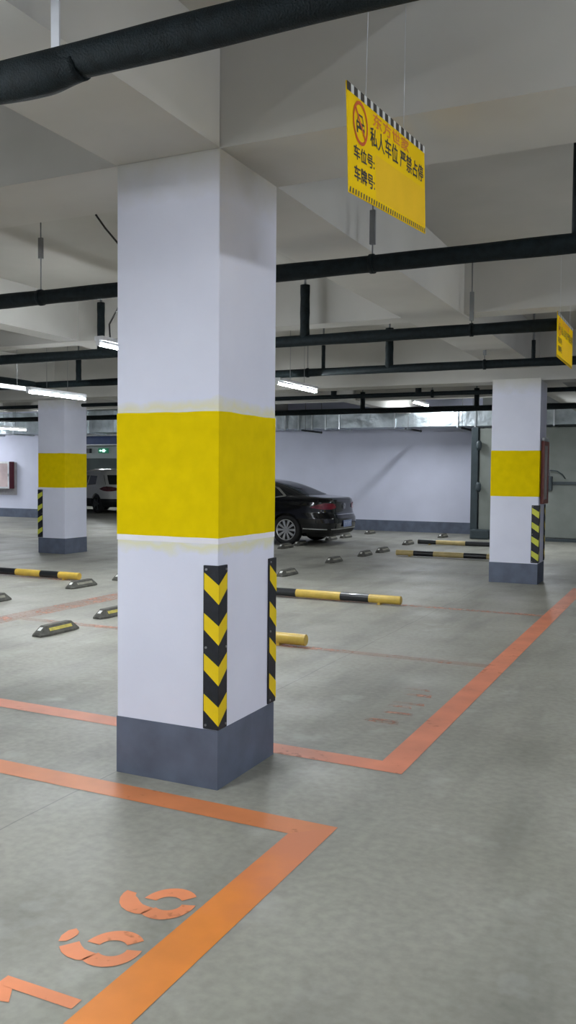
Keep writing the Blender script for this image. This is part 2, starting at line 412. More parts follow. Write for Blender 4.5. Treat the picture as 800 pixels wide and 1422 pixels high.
# worn-away number of the next bay: only smudges remain
s = MB()
wn = thing('worn_bay_number', 'worn away red number smudges in the bay behind the foreground column', 'painted number', (0, 0, 0))
for (u, v, l, w) in ((5.12, 1.66, .05, .24), (5.16, 1.68, .04, .2), (5.35, 1.64, .05, .2), (5.52, 1.70, .05, .18), (5.62, 1.64, .04, .24), (5.85, 1.66, .06, .2), (6.02, 1.72, .04, .2)):
    s = MB(); s.bm.faces.new([s.bm.verts.new((-x, y, 0.002)) for x, y in ((v, u), (v + w, u + 0.01), (v + w - 0.02, u + l), (v + 0.015, u + l + 0.015))])
    s.build('worn_stroke', M['faded'], wn)

# ------------------------------------------------------------------ wheel stops
def make_stop(film, label):
    t = thing('wheel_stop', label, 'wheel stop', (0, 0, 0), 0, 'rubber wheel stops')
    s = MB(); L, W, H = 0.28, 0.08, 0.095
    n = [(-W, 0), (-W, 0.02), (-0.032, H), (0.032, H), (W, 0.02), (W, 0)]
    rings = []
    for y, k in ((-L, 0.0), (-L + 0.012, 0.22), (-L + 0.10, 1), (L - 0.10, 1), (L - 0.012, 0.22), (L, 0.0)):
        rings.append([s.bm.verts.new((x * (0.62 + 0.38 * k) if k < 1 else x, y, max(0.0, min(z, 0.02 + (H - 0.02) * k)) if z > 0.02 else (z if k > 0 else z * 0.6))) for x, z in n])
    for i in range(len(rings) - 1):
        for k in range(len(n)):
            s.bm.faces.new((rings[i][k], rings[i][(k + 1) % len(n)], rings[i + 1][(k + 1) % len(n)], rings[i + 1][k]))
    s.bm.faces.new(rings[0]); s.bm.faces.new(rings[-1])
    s.build('block', M['stoprubber'], t)
    for sd in (-1, 1):   # reflective film strips let into the two long slopes
        s = MB()
        def P(y, q): return s.bm.verts.new((sd * (W + (0.032 - W) * q + 0.0015), y, 0.02 + (H - 0.02) * q + 0.0015))
        s.bm.faces.new([P(-L + 0.12, 0.32), P(L - 0.12, 0.32), P(L - 0.12, 0.68), P(-L + 0.12, 0.68)])
        s.build('reflective_strip', film, t)
    for sd in (-1, 1):
        s = MB()
        def Q(x, q): return s.bm.verts.new((x, sd * (L - 0.012 - 0.088 * q + 0.002), 0.037 + 0.058 * q + 0.002))
        s.bm.faces.new([Q(-0.02, 0.3), Q(0.02, 0.3), Q(0.02, 0.75), Q(-0.02, 0.75)])
        s.build('end_reflector', M['lens'], t)
    return t
stops = [  # x, y, yellow film?, label
 (-5.62, 6.60, 1, 'wheel stop with a bright yellow strip lying nearest on the left'),
 (-5.75, 7.68, 1, 'yellow-striped wheel stop half hidden by the left edge of the foreground column'),
 (-7.58, 9.42, 0, 'dusty wheel stop just in front of the left pipe barrier end'),
 (-7.58, 10.45, 0, 'small dusty wheel stop tip against the left edge of the foreground column'),
 (-7.60, 7.78, 0, 'dark wheel stop cut by the left border of the photo'),
 (-5.72, 12.05, 0, 'dusty wheel stop right beside the right edge of the foreground column'),
 (-5.85, 14.25, 0, 'first dusty wheel stop out in the open right of the foreground column'),
 (-5.80, 15.70, 0, 'middle dusty wheel stop of the receding row on the right'),
 (-5.76, 16.62, 0, 'dusty wheel stop just left of the nearer back pipe barrier'),
 (-5.90, 18.75, 0, 'dusty wheel stop at the left end of the farthest pipe barrier'),
 (-5.80, 21.3, 0, 'small wheel stop near the back wall right of centre'),
 (-7.86, 16.45, 0, 'flat dark wheel stop beside the rear wheel of the black sedan'),
 (-7.88, 17.25, 0, 'dark wheel stop in the shadow under the sedan bumper'),
 (-7.92, 19.10, 0, 'dark wheel stop behind the far rear wheel of the sedan'),
 (-7.88, 19.95, 0, 'dusty wheel stop right behind the sedan bumper'),
 (-7.85, 21.6, 0, 'small wheel stop by the back wall behind the sedan'),
]
p1 = make_stop(M['stopyellow'], stops[0][3]); p0 = make_stop(M['stopgrey'], stops[2][3])
used = {0: False, 1: False}
for x, y, k, lab in stops:
    src = p1 if k else p0
    o = src if not used[k] else dup(src)
    used[k] = True
    o.location = (x, y, 0); o.rotation_euler = (0, 0, R(random.uniform(-2, 2))); o['label'] = lab

# ------------------------------------------------------------------ yellow/black pipe barriers on the floor
def pipe_barrier(xe, xs, y, segs, label, pale=False, sgn=1):
    """xe = visible end, xs = other end; segs = boundaries measured from xe, starting yellow"""
    t = thing('pipe_barrier', label, 'pipe barrier', (xe, y, 0.0), 0, 'black and yellow pipe barriers')
    d = -1 if xs < xe else 1
    r = 0.052; L = abs(xs - xe); zc = 0.064
    edges = [0] + [s_ for s_ in segs if s_ < L] + [L]
    for i in range(len(edges) - 1):
        a, b_ = edges[i], edges[i + 1]
        yel = i % 2 == 0
        MB().tube([(d * (a + (0.004 if i == 0 else 0)), 0, zc), (d * b_, 0, zc)], r, 24, cap=False).build('yellow_band' if yel else 'black_band', M['barpale' if pale else 'baryellow'] if yel else M['barblack'], t)
    for e in (0.0, L):
        sgn_ = 1 if e == 0 else -1
        MB().tube([(d * (e + 0.02 * sgn_), 0, zc), (d * (e + 0.004 * sgn_), 0, zc), (d * e, 0, zc)], r, 24, rfun=lambda i: (0.0495, 0.0510, 0.046)[i]).build('end_cap', M['baryellow'], t)
    for e in (0.27, L - 0.27):
        s = MB()
        s.box((d * e - 0.025, -0.05, 0), (d * e + 0.025, 0.05, 0.005)); s.box((d * e - 0.015, -0.035, 0.005), (d * e + 0.015, 0.035, 0.03))
        s.build('foot', M['baryellow'], t)
    return t
SEG = [0.40, 0.77, 1.37, 1.76]
pipe_barrier(-3.17, -5.12, 7.08, SEG, 'short visible yellow end of the nearest pipe barrier behind the foreground column')
pipe_barrier(-3.18, -5.35, 9.86, SEG, 'long pipe barrier with black and yellow bands right of the foreground column')
pipe_barrier(-8.02, -10.2, 9.92, [0.36, 0.70, 1.17, 1.6], 'pipe barrier lying at the left side of the photo', sgn=-1)
pipe_barrier(-5.27, -3.1, 16.0, [0.35, 0.74, 1.32, 1.75], 'pale yellow and black pipe barrier, the nearer of the two by the right column', True)
pipe_barrier(-5.70, -3.5, 18.85, [0.0001, 0.42, 1.08, 1.62], 'farthest pipe barrier near the back wall beside the right column', True)

# ------------------------------------------------------------------ overhead pipes
def run(pts_from, pts_to, r, label, extra=(), lump=None, n=60):
    a, b_ = Vector(pts_from), Vector(pts_to)
    t = thing('insulated_pipe', label, 'pipe', a)
    rnd = random.Random(int(abs(a.x * 7 + a.y * 13)))
    L = (b_ - a).length
    n = max(8, int(L / 0.12))
    ph = [rnd.uniform(0, 6) for _ in range(4)]
    def wave(i): return r * (1 + 0.03 * math.sin(i * 0.33 + ph[0]) + 0.025 * math.sin(i * 0.91 + ph[1]))
    pts = [(b_ - a) * (i / n) for i in range(n + 1)]
    MB().tube(pts, r, 18, rfun=wave).build('pipe_run', M['pipe'], t)
    return t
def hanger(t, wx, wy, z0, z1, r=0.006, sleeve=None, w=None):
    """rod from the pipe top up to the concrete; world coords converted to the thing's frame"""
    o = t.location
    MB().tube([(wx - o.x, wy - o.y, z0 - o.z), (wx - o.x, wy - o.y, z1 - o.z)], r, 8).build('hanger_rod', M['rod'], t)
    if sleeve: MB().box((wx - o.x - 0.018, wy - o.y - 0.012, sleeve[0] - o.z), (wx - o.x + 0.018, wy - o.y + 0.012, sleeve[1] - o.z)).build('hanger_channel', M['rod'], t)
    # clamp ring
    s = MB(); zc = -0.0
    s.tube([(wx - o.x - 0.015, wy - o.y, 0), (wx - o.x + 0.015, wy - o.y, 0)], RAD + 0.006, 18).build('clamp_ring', M['pipe'], t)
def riser(t, wx, wy, r, z1):
    o = t.location
    s = MB(); n = 8
    pts = [(wx - o.x, wy - o.y, (z1 - o.z) * i / n) for i in range(n + 1)]
    s.tube(pts, r, 14, rfun=lambda i: r * (1 + 0.04 * math.sin(i * 1.9))).build('riser', M['pipe'], t)
    MB().tube([(wx - o.x, wy - o.y, z1 - o.z), (wx - o.x, wy - o.y, ZS - o.z)], 0.013, 8).build('sprinkler_pipe', M['rod'], t)
ZP = 2.935
RAD = 0.057
# pipe 1, right over the camera's view, with its sagging coupling
t = run((-9, 2.37, ZP), (4.5, 2.37, ZP), RAD * 0.98, 'thick black insulated pipe across the top of the photo, nearest of all')
n = 12
NC = 22
def bulge(i):
    q = i / NC; return RAD * (0.95 + 0.27 * (math.sin(math.pi * min(1, q / 1.36)) if q < 0.68 else 0.5 + 0.5 * math.cos((q - 0.68) / 0.32 * math.pi)))
MB().tube([(-2.42 + 9 + 0.52 * i / NC, 0, -0.010 - 0.006 * math.sin(math.pi * i / NC)) for i in range(NC + 1)], RAD, 18, rfun=bulge).build('coupling', M['pipe'], t)
MB().box((-2.03 + 9, -0.003, 0.03), (-1.995 + 9, 0.003, ZS - ZP)).build('strap_hanger', M['strap'], t)
# pipe 2, behind the foreground column
t = run((-13, 5.4, ZP), (-0.62, 5.4, ZP), RAD, 'black pipe running just behind the foreground column under the sign')
MB().tube([(-0.67 + 13, 0, -0.03), (-0.67 + 13, 0, 0.2), (-0.67 + 13, 0, ZS - ZP)], RAD * 0.95, 16).build('riser', M['pipe'], t)
hanger(t, -4.74, 5.4, ZP, ZS, 0.005, (3.24, 3.40)); hanger(t, -1.97, 5.4, ZP, ZS, 0.005, (3.06, 3.28))
# pipe 3
t = run((-16, 8.2, ZP), (-1.17, 8.2, ZP), RAD, 'third black pipe from the camera, crossing above the bay behind the column')
riser(t, -3.72, 8.2, 0.050, 3.50); riser(t, -6.31, 8.2, 0.044, 3.52)
hanger(t, -1.99, 8.2, ZP, ZS, 0.006, (3.02, 3.29)); 
# pipe 4
t = run((-17, 10.8, ZP), (4.5, 10.8, ZP), RAD * 0.93, 'fourth black pipe from the camera, touching the far sign')
riser(t, -3.69, 10.8, 0.052, 3.46); riser(t, -4.62, 10.8, 0.026, 3.29); riser(t, -1.86, 10.8, 0.024, 3.20); riser(t, -8.74, 10.8, 0.042, 3.33)
hanger(t, -4.85, 10.8, ZP, ZS, 0.006); hanger(t, -2.45, 10.8, ZP, ZS, 0.006, (3.05, 3.2))
t = run((-9.58, 8.27, ZP), (-9.58, 10.74, ZP), RAD, 'black pipe running lengthwise at the left side above the tube lamp')
# pipe 5 and 6 beyond the deep beam
t = run((-17, 13.55, 2.86), (4.5, 13.55, 2.86), 0.036, 'slim black pipe just beyond the deep beam at the distant columns')
riser(t, -4.13, 13.55, 0.05, 3.1); riser(t, -5.6, 13.55, 0.05, 3.05); hanger(t, -3.9, 13.55, 2.86, ZS, 0.012)
t = run((-19, 16.8, 2.865), (4.5, 16.8, 2.865), 0.058, 'thick black pipe near the galvanised duct at the back')
riser(t, -6.30, 16.8, 0.05, 3.25); riser(t, -3.95, 16.8, 0.05, 3.25); riser(t, -8.4, 16.8, 0.05, 3.2)
# ------------------------------------------------------------------ tube lamps
RODTOP = ZS - 2.70
def make_lamp(label):
    t = thing('tube_lamp', label, 'lamp', (0, 0, 0), 0, 'ceiling tube lamps')
    L = 1.2
    s = MB(); s.box((-0.045, 0, 0.022), (0.045, L, 0.062), 0.006).build('lamp_body', M['lampbody'], t)
    s = MB(); K = 8      # lit lower half of the tube, opaque back above it
    for (a0, nm, mt_) in ((180, 'tube', M['tube']), (0, 'tube_back', M['lampbody'])):
        s = MB()
        poly = [(0.024 * math.cos(R(a0 + 180 * k / K)), 0.024 * math.sin(R(a0 + 180 * k / K))) for k in range(K + 1)]
        s.prism(poly, 0.01, L - 0.01, lambda x, y, z: (x, z, y)).build(nm, mt_, t)
    for y in (0.0, L):
        MB().box((-0.02, y - 0.008, -0.025), (0.02, y + 0.008, 0.03)).build('end_cap', M['lampbody'], t)
    for y in (0.38, L - 0.38):
        MB().tube([(0, y, 0.062), (0, y, RODTOP)], 0.003, 6).build('suspension_rod', M['rod'], t)
    return t
LAMPS = [
 (-4.80, 6.20, 2.695, 'tube lamp glowing at the upper left edge of the foreground column'),
 (-4.80, 9.76, 2.70, 'tube lamp glowing right of the foreground column'),
 (-6.22, 20.0, 3.30, 'small distant tube lamp before the back wall duct'),
 (-8.25, 9.13, 2.65, 'long tube lamp in front of the distant left column'),
 (-16.3, 16.75, 2.68, 'tube lamp cut by the left border above the fire cabinet'),
 (-4.80, -1.0, 2.70, None), (-3.0, 0.65, 2.70, None), (-8.25, 5.4, 2.7, None), (-8.25, 1.1, 2.7, None),  # entries with None: unseen lamps added to brighten columns, floor and walls
 (-13.6, 19.3, 2.74, None), (-21.6, 18.9, 2.72, None), (-22.7, 20.9, 2.7, None),
 (1.6, -3.6, 2.70, None), (1.6, 2.45, 2.70, None), (1.6, 7.0, 2.7, None), (-10.2, 16.7, 2.7, None), (-3.05, 17.9, 2.45, None),  # last two sit hidden behind columns, added to brighten the back wall
 (-10.5, -1.5, 2.7, None), (-24, 6.9, 2.7, None), (-23.5, 30, 2.7, None), (-13, 28.5, 2.7, None),
]
l0 = make_lamp(LAMPS[0][3]); first = True
for x, y, z, lab in LAMPS:
    o = l0 if first else dup(l0)
    first = False
    for ch in list(o.children):   # rods reach the slab whatever the lamp height
        if ch.name.startswith('suspension_rod'):
            ch.scale.z = (ZS - z - 0.062) / (RODTOP - 0.062); ch.location.z = 0.062 * (1 - ch.scale.z)
    o.location = (x, y, z); o['label'] = lab or 'unseen tube lamp added to brighten the garage'
# cable feeding the lamp by the column
cu = [(-4.16, 5.35, 3.60), (-4.17, 5.36, 3.50), (-4.10, 5.38, 3.40), (-4.06, 5.5, 3.30), (-4.25, 5.8, 3.12), (-4.5, 6.1, 2.98), (-4.72, 6.25, 2.86), (-4.78, 6.34, 2.76)]
tag(MB().tube(cu, 0.008, 8).build('power_cable', M['cable']), 'black cable dangling to the tube lamp left of the column', 'cable')
# cable trays feeding lamps
t = thing('lamp_trunking', 'pale metal trunking running up to the lamp by the left column', 'trunking', (-8.87, 4.0, 2.76))
MB().box((-0.05, 0, -0.025), (0.05, 6.2, 0.025)).build('tray', M['lampbody'], t)
for y in (1.0, 3.4, 5.6): MB().tube([(0, y, 0.025), (0, y, ZS - 2.76)], 0.004, 6).build('hanger_rod', M['rod'], t)

# ------------------------------------------------------------------ hanging signs
def text_mesh(body, size, thick=0.0028):
    c = bpy.data.curves.new('lettering', 'FONT'); c.body = body; c.size = size
    c.align_x = 'LEFT'; c.align_y = 'BOTTOM_BASELINE'; c.fill_mode = 'BOTH'; c.offset = 0.0
    o = bpy.data.objects.new('tmp_text', c); COL.objects.link(o)
    dg = bpy.context.evaluated_depsgraph_get()
    me = bpy.data.meshes.new_from_object(o.evaluated_get(dg))
    bpy.data.objects.remove(o)
    return me
def fit_text(body, u0, u1, v0, v1, bold=0.0017):
    """returns mesh with bounds fitted to the rectangle on the sign"""
    me = text_mesh(body, 0.1)
    if not len(me.vertices): return me
    xs = [v.co.x for v in me.vertices]; ys = [v.co.y for v in me.vertices]
    sx = (u1 - u0) / max(1e-6, max(xs) - min(xs)); sy = (v1 - v0) / max(1e-6, max(ys) - min(ys))
    mx, my = min(xs), min(ys)
    for v in me.vertices:
        v.co.x = u0 + (v.co.x - mx) * sx; v.co.y = v0 + (v.co.y - my) * sy
    # embolden: overlay slightly shifted copies of every stroke
    bm = bmesh.new()
    for k, (dx, dy) in enumerate(((0, 0), (bold, 0), (-bold, 0), (0, bold * 0.7), (0, -bold * 0.7))):
        n0 = len(bm.verts); bm.from_mesh(me); bm.verts.ensure_lookup_table()
        for v in bm.verts[n0:]: v.co.x += dx; v.co.y += dy; v.co.z = k * 0.00005
    bm.to_mesh(me); bm.free()
    return me
M['signyellow'] = mat('yellow_printed_board', (0.86, 0.56, 0.003), 0.75, var=0.04, scale=3, spec=0.1)
M['signorange'] = mat('pale_orange_print', (0.82, 0.50, 0.02), 0.75, var=0.03, spec=0.1)
M['signblack'] = mat('black_print', (0.03, 0.025, 0.02), 0.5)
M['signwhite'] = mat('white_print', (0.62, 0.62, 0.60), 0.5)
M['signred'] = mat('red_print', (0.62, 0.10, 0.01), 0.5)
M['signtitle'] = mat('orange_print', (0.70, 0.20, 0.01), 0.5)
def make_sign(label):
    W, H, T = 0.96, 0.382, 0.004
    t = thing('hanging_bay_sign', label, 'sign', (0, 0, 0), 0, 'yellow private bay signs')
    MB().box((-T, 0, 0), (0, W, H)).build('board', M['signyellow'], t)
    def add(name, me, mt, lift=0.0012):
        me.materials.clear(); me.materials.append(mt)
        for v in me.vertices:
            u, w_ = v.co.x, v.co.y; v.co = Vector((lift + v.co.z, u, w_))
        me.update()
        o = bpy.data.objects.new(name, me); COL.objects.link(o); o.parent = t
        return o
    def quads(name, polys, mt, lift=0.0012):
        me = bpy.data.meshes.new(name); vs, fs = [], []
        for P in polys:
            fs.append(list(range(len(vs), len(vs) + len(P)))); vs += [(p[0], p[1], 0) for p in P]
        me.from_pydata(vs, [], fs); return add(name, me, mt, lift)
    def rc(u0, v0, u1, v1, sk=0.0): return [(u0, v0), (u1, v0), (u1 + sk, v1), (u0 + sk, v1)]
    n = 14; us = sorted([W * k / n for k in range(n + 1)] + [W * (k + 0.58) / n for k in range(n)])
    me = bpy.data.meshes.new('top_border')
    me.from_pydata([(u, v, 0) for u in us for v in (H - 0.030, H)], [], [(2 * k, 2 * k + 2, 2 * k + 3, 2 * k + 1) for k in range(len(us) - 1)])
    tb = add('top_border', me, M['signblack'], 0.001); tb.data.materials.append(M['signwhite'])
    for k, p in enumerate(tb.data.polygons): p.material_index = k % 2
    n = 34
    quads('bottom_border_ticks', [rc(W * (k + 0.1) / n, 0.002, W * (k + 0.5) / n, 0.022, 0.006) for k in range(n)], M['signblack'])
    quads('blank_field', [rc(0.29, 0.03, W - 0.02, 0.195)], M['signorange'], 0.0006)
    # no-parking ring, slash and car pictogram
    cu, cv, rr = 0.13, H * 0.70, 0.078
    ring = []
    for k in range(32):
        a, b_ = 2 * math.pi * k / 32, 2 * math.pi * (k + 1) / 32
        ring.append([(cu + rr * math.cos(a), cv + rr * math.sin(a)), (cu + rr * math.cos(b_), cv + rr * math.sin(b_)), (cu + (rr - .013) * math.cos(b_), cv + (rr - .013) * math.sin(b_)), (cu + (rr - .013) * math.cos(a), cv + (rr - .013) * math.sin(a))])
    d = 0.048
    ring.append([(cu - d - .004, cv + d - .004), (cu - d + .004, cv + d + .004), (cu + d + .004, cv - d + .004), (cu + d - .004, cv - d - .004)])
    quads('prohibition_ring', ring, M['signred'], 0.0018)
    car = [rc(cu - .042, cv - .022, cu + .042, cv + .004), [(cu - .034, cv + .004), (cu - .028, cv + .004), (cu - .018, cv + .028), (cu - .024, cv + .028)], [(cu + .028, cv + .004), (cu + .034, cv + .004), (cu + .024, cv + .028), (cu + .018, cv + .028)], rc(cu - .024, cv + .024, cu + .024, cv + .031), rc(cu - .040, cv - .038, cu - .026, cv - .022), rc(cu + .026, cv - .038, cu + .040, cv - .022)]
    quads('car_pictogram', car, M['signblack'])
    quads('car_lamps', [rc(cu - .036, cv - .014, cu - .020, cv - .004), rc(cu + .020, cv - .014, cu + .036, cv - .004)], M['signorange'], 0.002)
    add('title_lettering', fit_text('东方世家', 0.27, 0.72, H * 0.775, H * 0.905), M['signtitle'])
    add('notice_lettering', fit_text('私人车位 严禁占停', 0.235, 0.93, H * 0.57, H * 0.755), M['signblack'])
    add('bay_number_lettering', fit_text('车位号:', 0.055, 0.275, H * 0.345, H * 0.475), M['signblack'])
    add('plate_number_lettering', fit_text('车牌号:', 0.055, 0.275, H * 0.145, H * 0.285), M['signblack'])
    return t
sg = make_sign('yellow private bay sign hanging in the open right of the foreground column')
sg.location = (-1.17, 2.955, 2.578); sg.rotation_euler = (R(5.4), 0, 0)
def wires(t, zt):
    for y, z_ in ((0.17, 0.38), (0.78, 0.38)):
        MB().tube([(-0.002, y, z_), (-0.002, y - 0.02, z_ + zt)], 0.0012, 6).build('hanging_line', M['wire'], t)
s2 = dup(sg, label='yellow bay sign cut by the right border above the distant column')
s2.location = (-1.12, 7.62, 2.57); s2.rotation_euler = (R(0), 0, 0)
wires(s2, 0.62)
def line_(t, y, z0, top_local):
    pass
MB().tube([(-0.002, 0.20, 0.382), (-0.002, 0.29, 1.02)], 0.0012, 6).build('hanging_line', M['wire'], sg)
MB().tube([(-0.002, 0.66, 0.382), (-0.002, 0.72, 0.93)], 0.0012, 6).build('hanging_line', M['wire'], sg)

# ------------------------------------------------------------------ ventilation duct along the back wall
def duct(x0, x1, y0, y1, z0, z1, fl, label, br=()):
    t = thing('ventilation_duct', label, 'duct', (x0, y0, 0))
    MB().box((0, 0, z0), (x1 - x0, y1 - y0, z1)).build('duct_body', M['duct'], t)
    for x in fl:
        s = MB(); e = 0.035
        a, b_ = x - x0 - 0.018, x - x0 + 0.018
        s.box((a, -e, z0 - e), (b_, 0.0, z1 + e)); s.box((a, 0.0, z0 - e), (b_, y1 - y0, z0)); s.box((a, 0, z1), (b_, y1 - y0, z1 + e))
        s.build('flange', M['flange'], t)
    for x in br:
        MB().box((x - x0 - 0.022, -0.34, z0 - 0.085), (x - x0 + 0.022, y1 - y0 + 0.1, z0 - 0.04)).build('support_bar', M['darkmetal'], t)
        for yy in (-0.12, y1 - y0 + 0.08): MB().tube([(x - x0, yy, z0 - 0.1), (x - x0, yy, ZS)], 0.008, 6).build('hanger_rod', M['rod'], t)
    return t
duct(-15.2, 4.5, 21.6, 22.5, 2.80, 3.24, [-10.35, -9.95, -9.55, -9.15, -8.75, -7.2, -5.55, -5.1, -4.65, -4.2, -3.2, -2.0, -0.8, -13.4, -12.2, -11.3], 'long galvanised ventilation duct along the back wall right of the foreground column', [-9.7, -6.8, -5.4, -13.0])
duct(-21.2, -15.25, 20.4, 21.3, 2.72, 3.34, [-20.2, -19.0, -17.7, -16.9, -16.2], 'galvanised duct above the passage at the left', [-17.6])
duct(-25.0, -21.0, 17.6, 18.6, 2.86, 3.38, [-24, -22.6, -21.3], 'galvanised duct end with bright corner at the left border', [-21.2])
# blue conduit tray and exit sign above the passage
t = thing('blue_cable_tray', 'dark blue cable tray above the passage left of the foreground column', 'cable tray', (-19.4, 22.58, 2.46))
M['blue'] = mat('dark_blue_enamel', (0.025, 0.05, 0.14), 0.5)
MB().box((0, 0, 0), (5.3, 0.3, 0.26)).build('tray', M['blue'], t)
MB().box((0, -0.02, 0.265), (5.3, 0.3, 0.315)).build('tray_lid', M['lampbody'], t)
MB().box((0, -0.02, -0.03), (5.3, 0.3, -0.002)).build('tray_lip', M['strap'], t)
t = thing('exit_sign', 'small glowing green exit sign above the passage', 'sign', (-17.75, 22.86, 2.17))
M['exitgreen'] = mat('lit_green_panel', (0.005, 0.10, 0.05), 0.4, emit=(0.01, 0.35, 0.16), estr=0.035)
M['exitlight'] = mat('lit_arrow', (0.8, 1, 0.9), 0.4, emit=(0.45, 1.0, 0.75), estr=0.30)
MB().box((0.06, -0.03, 0.015), (0.44, 0.03, 0.175), 0.008).build('housing', M['exitgreen'], t)
s = MB()
s.prism([(0.10, 0.095), (0.16, 0.13), (0.16, 0.11), (0.24, 0.11), (0.24, 0.145), (0.33, 0.145), (0.33, 0.11), (0.40, 0.095), (0.33, 0.08), (0.33, 0.045), (0.24, 0.045), (0.24, 0.08), (0.16, 0.08), (0.16, 0.06)], -0.034, -0.030, lambda x, y, z: (x, z, y))
s.build('pictogram', M['exitlight'], t)
t = thing('loudspeaker', 'small dark box beside the green exit sign', 'wall box', (-18.25, 22.86, 2.19))
MB().box((0, -0.08, 0), (0.26, 0.03, 0.14), 0.01).build('housing', M['darkmetal'], t)
MB().box((0.03, -0.083, 0.025), (0.23, -0.08, 0.115)).build('grille', M['rubber'], t)

# ------------------------------------------------------------------ fire hose cabinet on the back wall
M['maroon'] = mat('dark_red_enamel', (0.12, 0.018, 0.03), 0.45)
M['alu'] = mat('brushed_aluminium', (0.68, 0.70, 0.72), 0.35, metal=0.4)
M['cabglass'] = mat('grey_pink_glass', (0.45, 0.36, 0.36), 0.15, var=0.25, scale=2)
M['hosered'] = mat('brownish_red_lacquer', (0.22, 0.06, 0.05), 0.45)
def cabinet(name, label, loc, rz, W, H, D, side, frame):
    t = thing(name, label, 'cabinet', loc, rz)
    MB().box((0, 0, 0), (W, -D, H), 0.004).build('cabinet_box', side, t)
    s = MB(); f = 0.06
    for a, b_ in (((0, 0), (W, f)), ((0, H - f), (W, H)), ((0, f), (f, H - f)), ((W - f, f), (W, H - f))):
        s.box((a[0], -D, a[1]), (b_[0], -D - 0.014, b_[1]))
    dr = s.build('door_frame', frame, t)
    MB().box((f, -D, f), (W - f, -D - 0.006, H - f)).build('door_glass', M['cabglass'], dr)
    MB().box((W - f + 0.015, -D - 0.014, H * 0.45), (W - 0.02, -D - 0.035, H * 0.56), 0.004).build('latch', M['screw'], dr)
    return t
t = cabinet('fire_hose_cabinet', 'fire hose cabinet with dark red side on the white back wall at left', (-22.15, YB - 0.02, 0.98), 0, 0.86, 0.92, 0.24, M['maroon'], M['alu'])
MB().box((-0.05, 0.0, -0.22), (0.98, -0.005, 0.9)).build('grey_backing', mat('grey_plaster', (0.38, 0.37, 0.40), 0.8, var=0.12), t)  # mid-grey sheet behind the cabinet, reaching past its edges
MB().tube([(0.30, -0.249, 0.20), (0.30, -0.252, 0.20)], 0.10, 18).build('hose_reel', M['maroon'], t)
t = cabinet('fire_hose_cabinet', 'red framed fire cabinet on the side of the distant right column', (-2.072, 12.83, 1.16), R(90), 0.44, 0.90, 0.03, M['hosered'], mat('brown_red_frame', (0.26, 0.10, 0.09), 0.5, var=0.15))
MB().box((0.02, 0.0, 0.905), (0.42, -0.045, 0.955), 0.01).build('top_highlight', M['alu'], t)  # pale box standing in for the white highlight along the cabinet top

# ------------------------------------------------------------------ blast door at the back right
t = thing('blast_door', 'large grey-green steel blast door standing behind the distant right column', 'door', (-5.13, 21.35, 0))
M['door'] = mat('grey_green_door_paint', (0.215, 0.235, 0.215), 0.6, var=0.10, scale=2.5, bump=0.05)
M['doordark'] = mat('dark_green_steel', (0.035, 0.05, 0.058), 0.5)
MB().box((0, -0.02, 0.0), (0.17, 0.22, 2.75), 0.01).build('door_post', M['doordark'], t)
lf = MB().box((0.20, 0.02, 0.09), (1.62, 0.2, 2.72), 0.01).build('door_leaf', M['door'], t)
lf2 = MB().box((1.65, 0.02, 0.09), (7.4, 0.2, 2.72), 0.01).build('door_leaf', M['door'], t)
MB().box((1.96, -0.03, 1.36), (7.4, 0.02, 1.43), 0.006).build('locking_bar', M['doordark'], lf2)
MB().box((0.17, -0.03, 0.0), (7.4, 0.0, 0.08), 0.006).build('threshold', M['doordark'], t)
MB().box((1.80, -0.09, 1.22), (1.96, 0.02, 1.56), 0.02).build('lock_box', M['doordark'], lf2)
MB().tube([(1.78, -0.06, 1.66), (1.92, -0.12, 1.70), (2.08, -0.14, 1.68), (2.2, -0.12, 1.60), (2.26, -0.10, 1.50)], 0.014, 8).build('handle', M['doordark'], lf2)
for z in (1.28, 2.3):
    MB().tube([(0.20, -0.06, z - 0.12), (0.20, -0.06, z - 0.05), (0.20, -0.06, z + 0.05), (0.20, -0.06, z + 0.12)], 0.07, 12, rfun=lambda i: (0.04, 0.07, 0.07, 0.04)[i]).build('hinge', M['doordark'], t)
MB().box((0.05, -0.26, 0.0), (0.52, 0.02, 0.24), 0.04).build('floor_hinge', M['doordark'], t)

# ------------------------------------------------------------------ cars
M['carblack'] = mat('black_car_paint', (0.0015, 0.002, 0.004), 0.10, var=0.1, coat=0.6, spec=0.35)
M['carwhite'] = mat('white_car_paint', (0.62, 0.62, 0.58), 0.2, var=0.02, coat=0.8)
M['glass'] = mat('dark_tinted_glass', (0.006, 0.008, 0.010), 0.05, var=0.1, spec=0.8)
M['tyre'] = mat('tyre_rubber', (0.012, 0.012, 0.013), 0.7, var=0.3)
M['alloy'] = mat('silver_alloy', (0.62, 0.63, 0.66), 0.25, metal=0.75)
M['alloydark'] = mat('dusty_grey_alloy', (0.10, 0.11, 0.11), 0.4, metal=0.5)
M['chrome'] = mat('chrome_trim', (0.80, 0.81, 0.83), 0.12, metal=1.0)
M['taillight'] = mat('red_lamp_lens', (0.17, 0.005, 0.016), 0.12, var=0.25, scale=20, coat=0.6)
M['darklens'] = mat('smoked_red_lens', (0.10, 0.03, 0.035), 0.15, var=0.4, scale=15)
M['headlens'] = mat('clear_lamp_lens', (0.6, 0.62, 0.65), 0.1)
M['plastic'] = mat('black_plastic', (0.010, 0.011, 0.012), 0.6)
M['plate'] = mat('pale_blue_plate', (0.20, 0.25, 0.42), 0.45, var=0.1, scale=20)
M['plateink'] = mat('white_plate_ink', (0.75, 0.76, 0.8), 0.5)

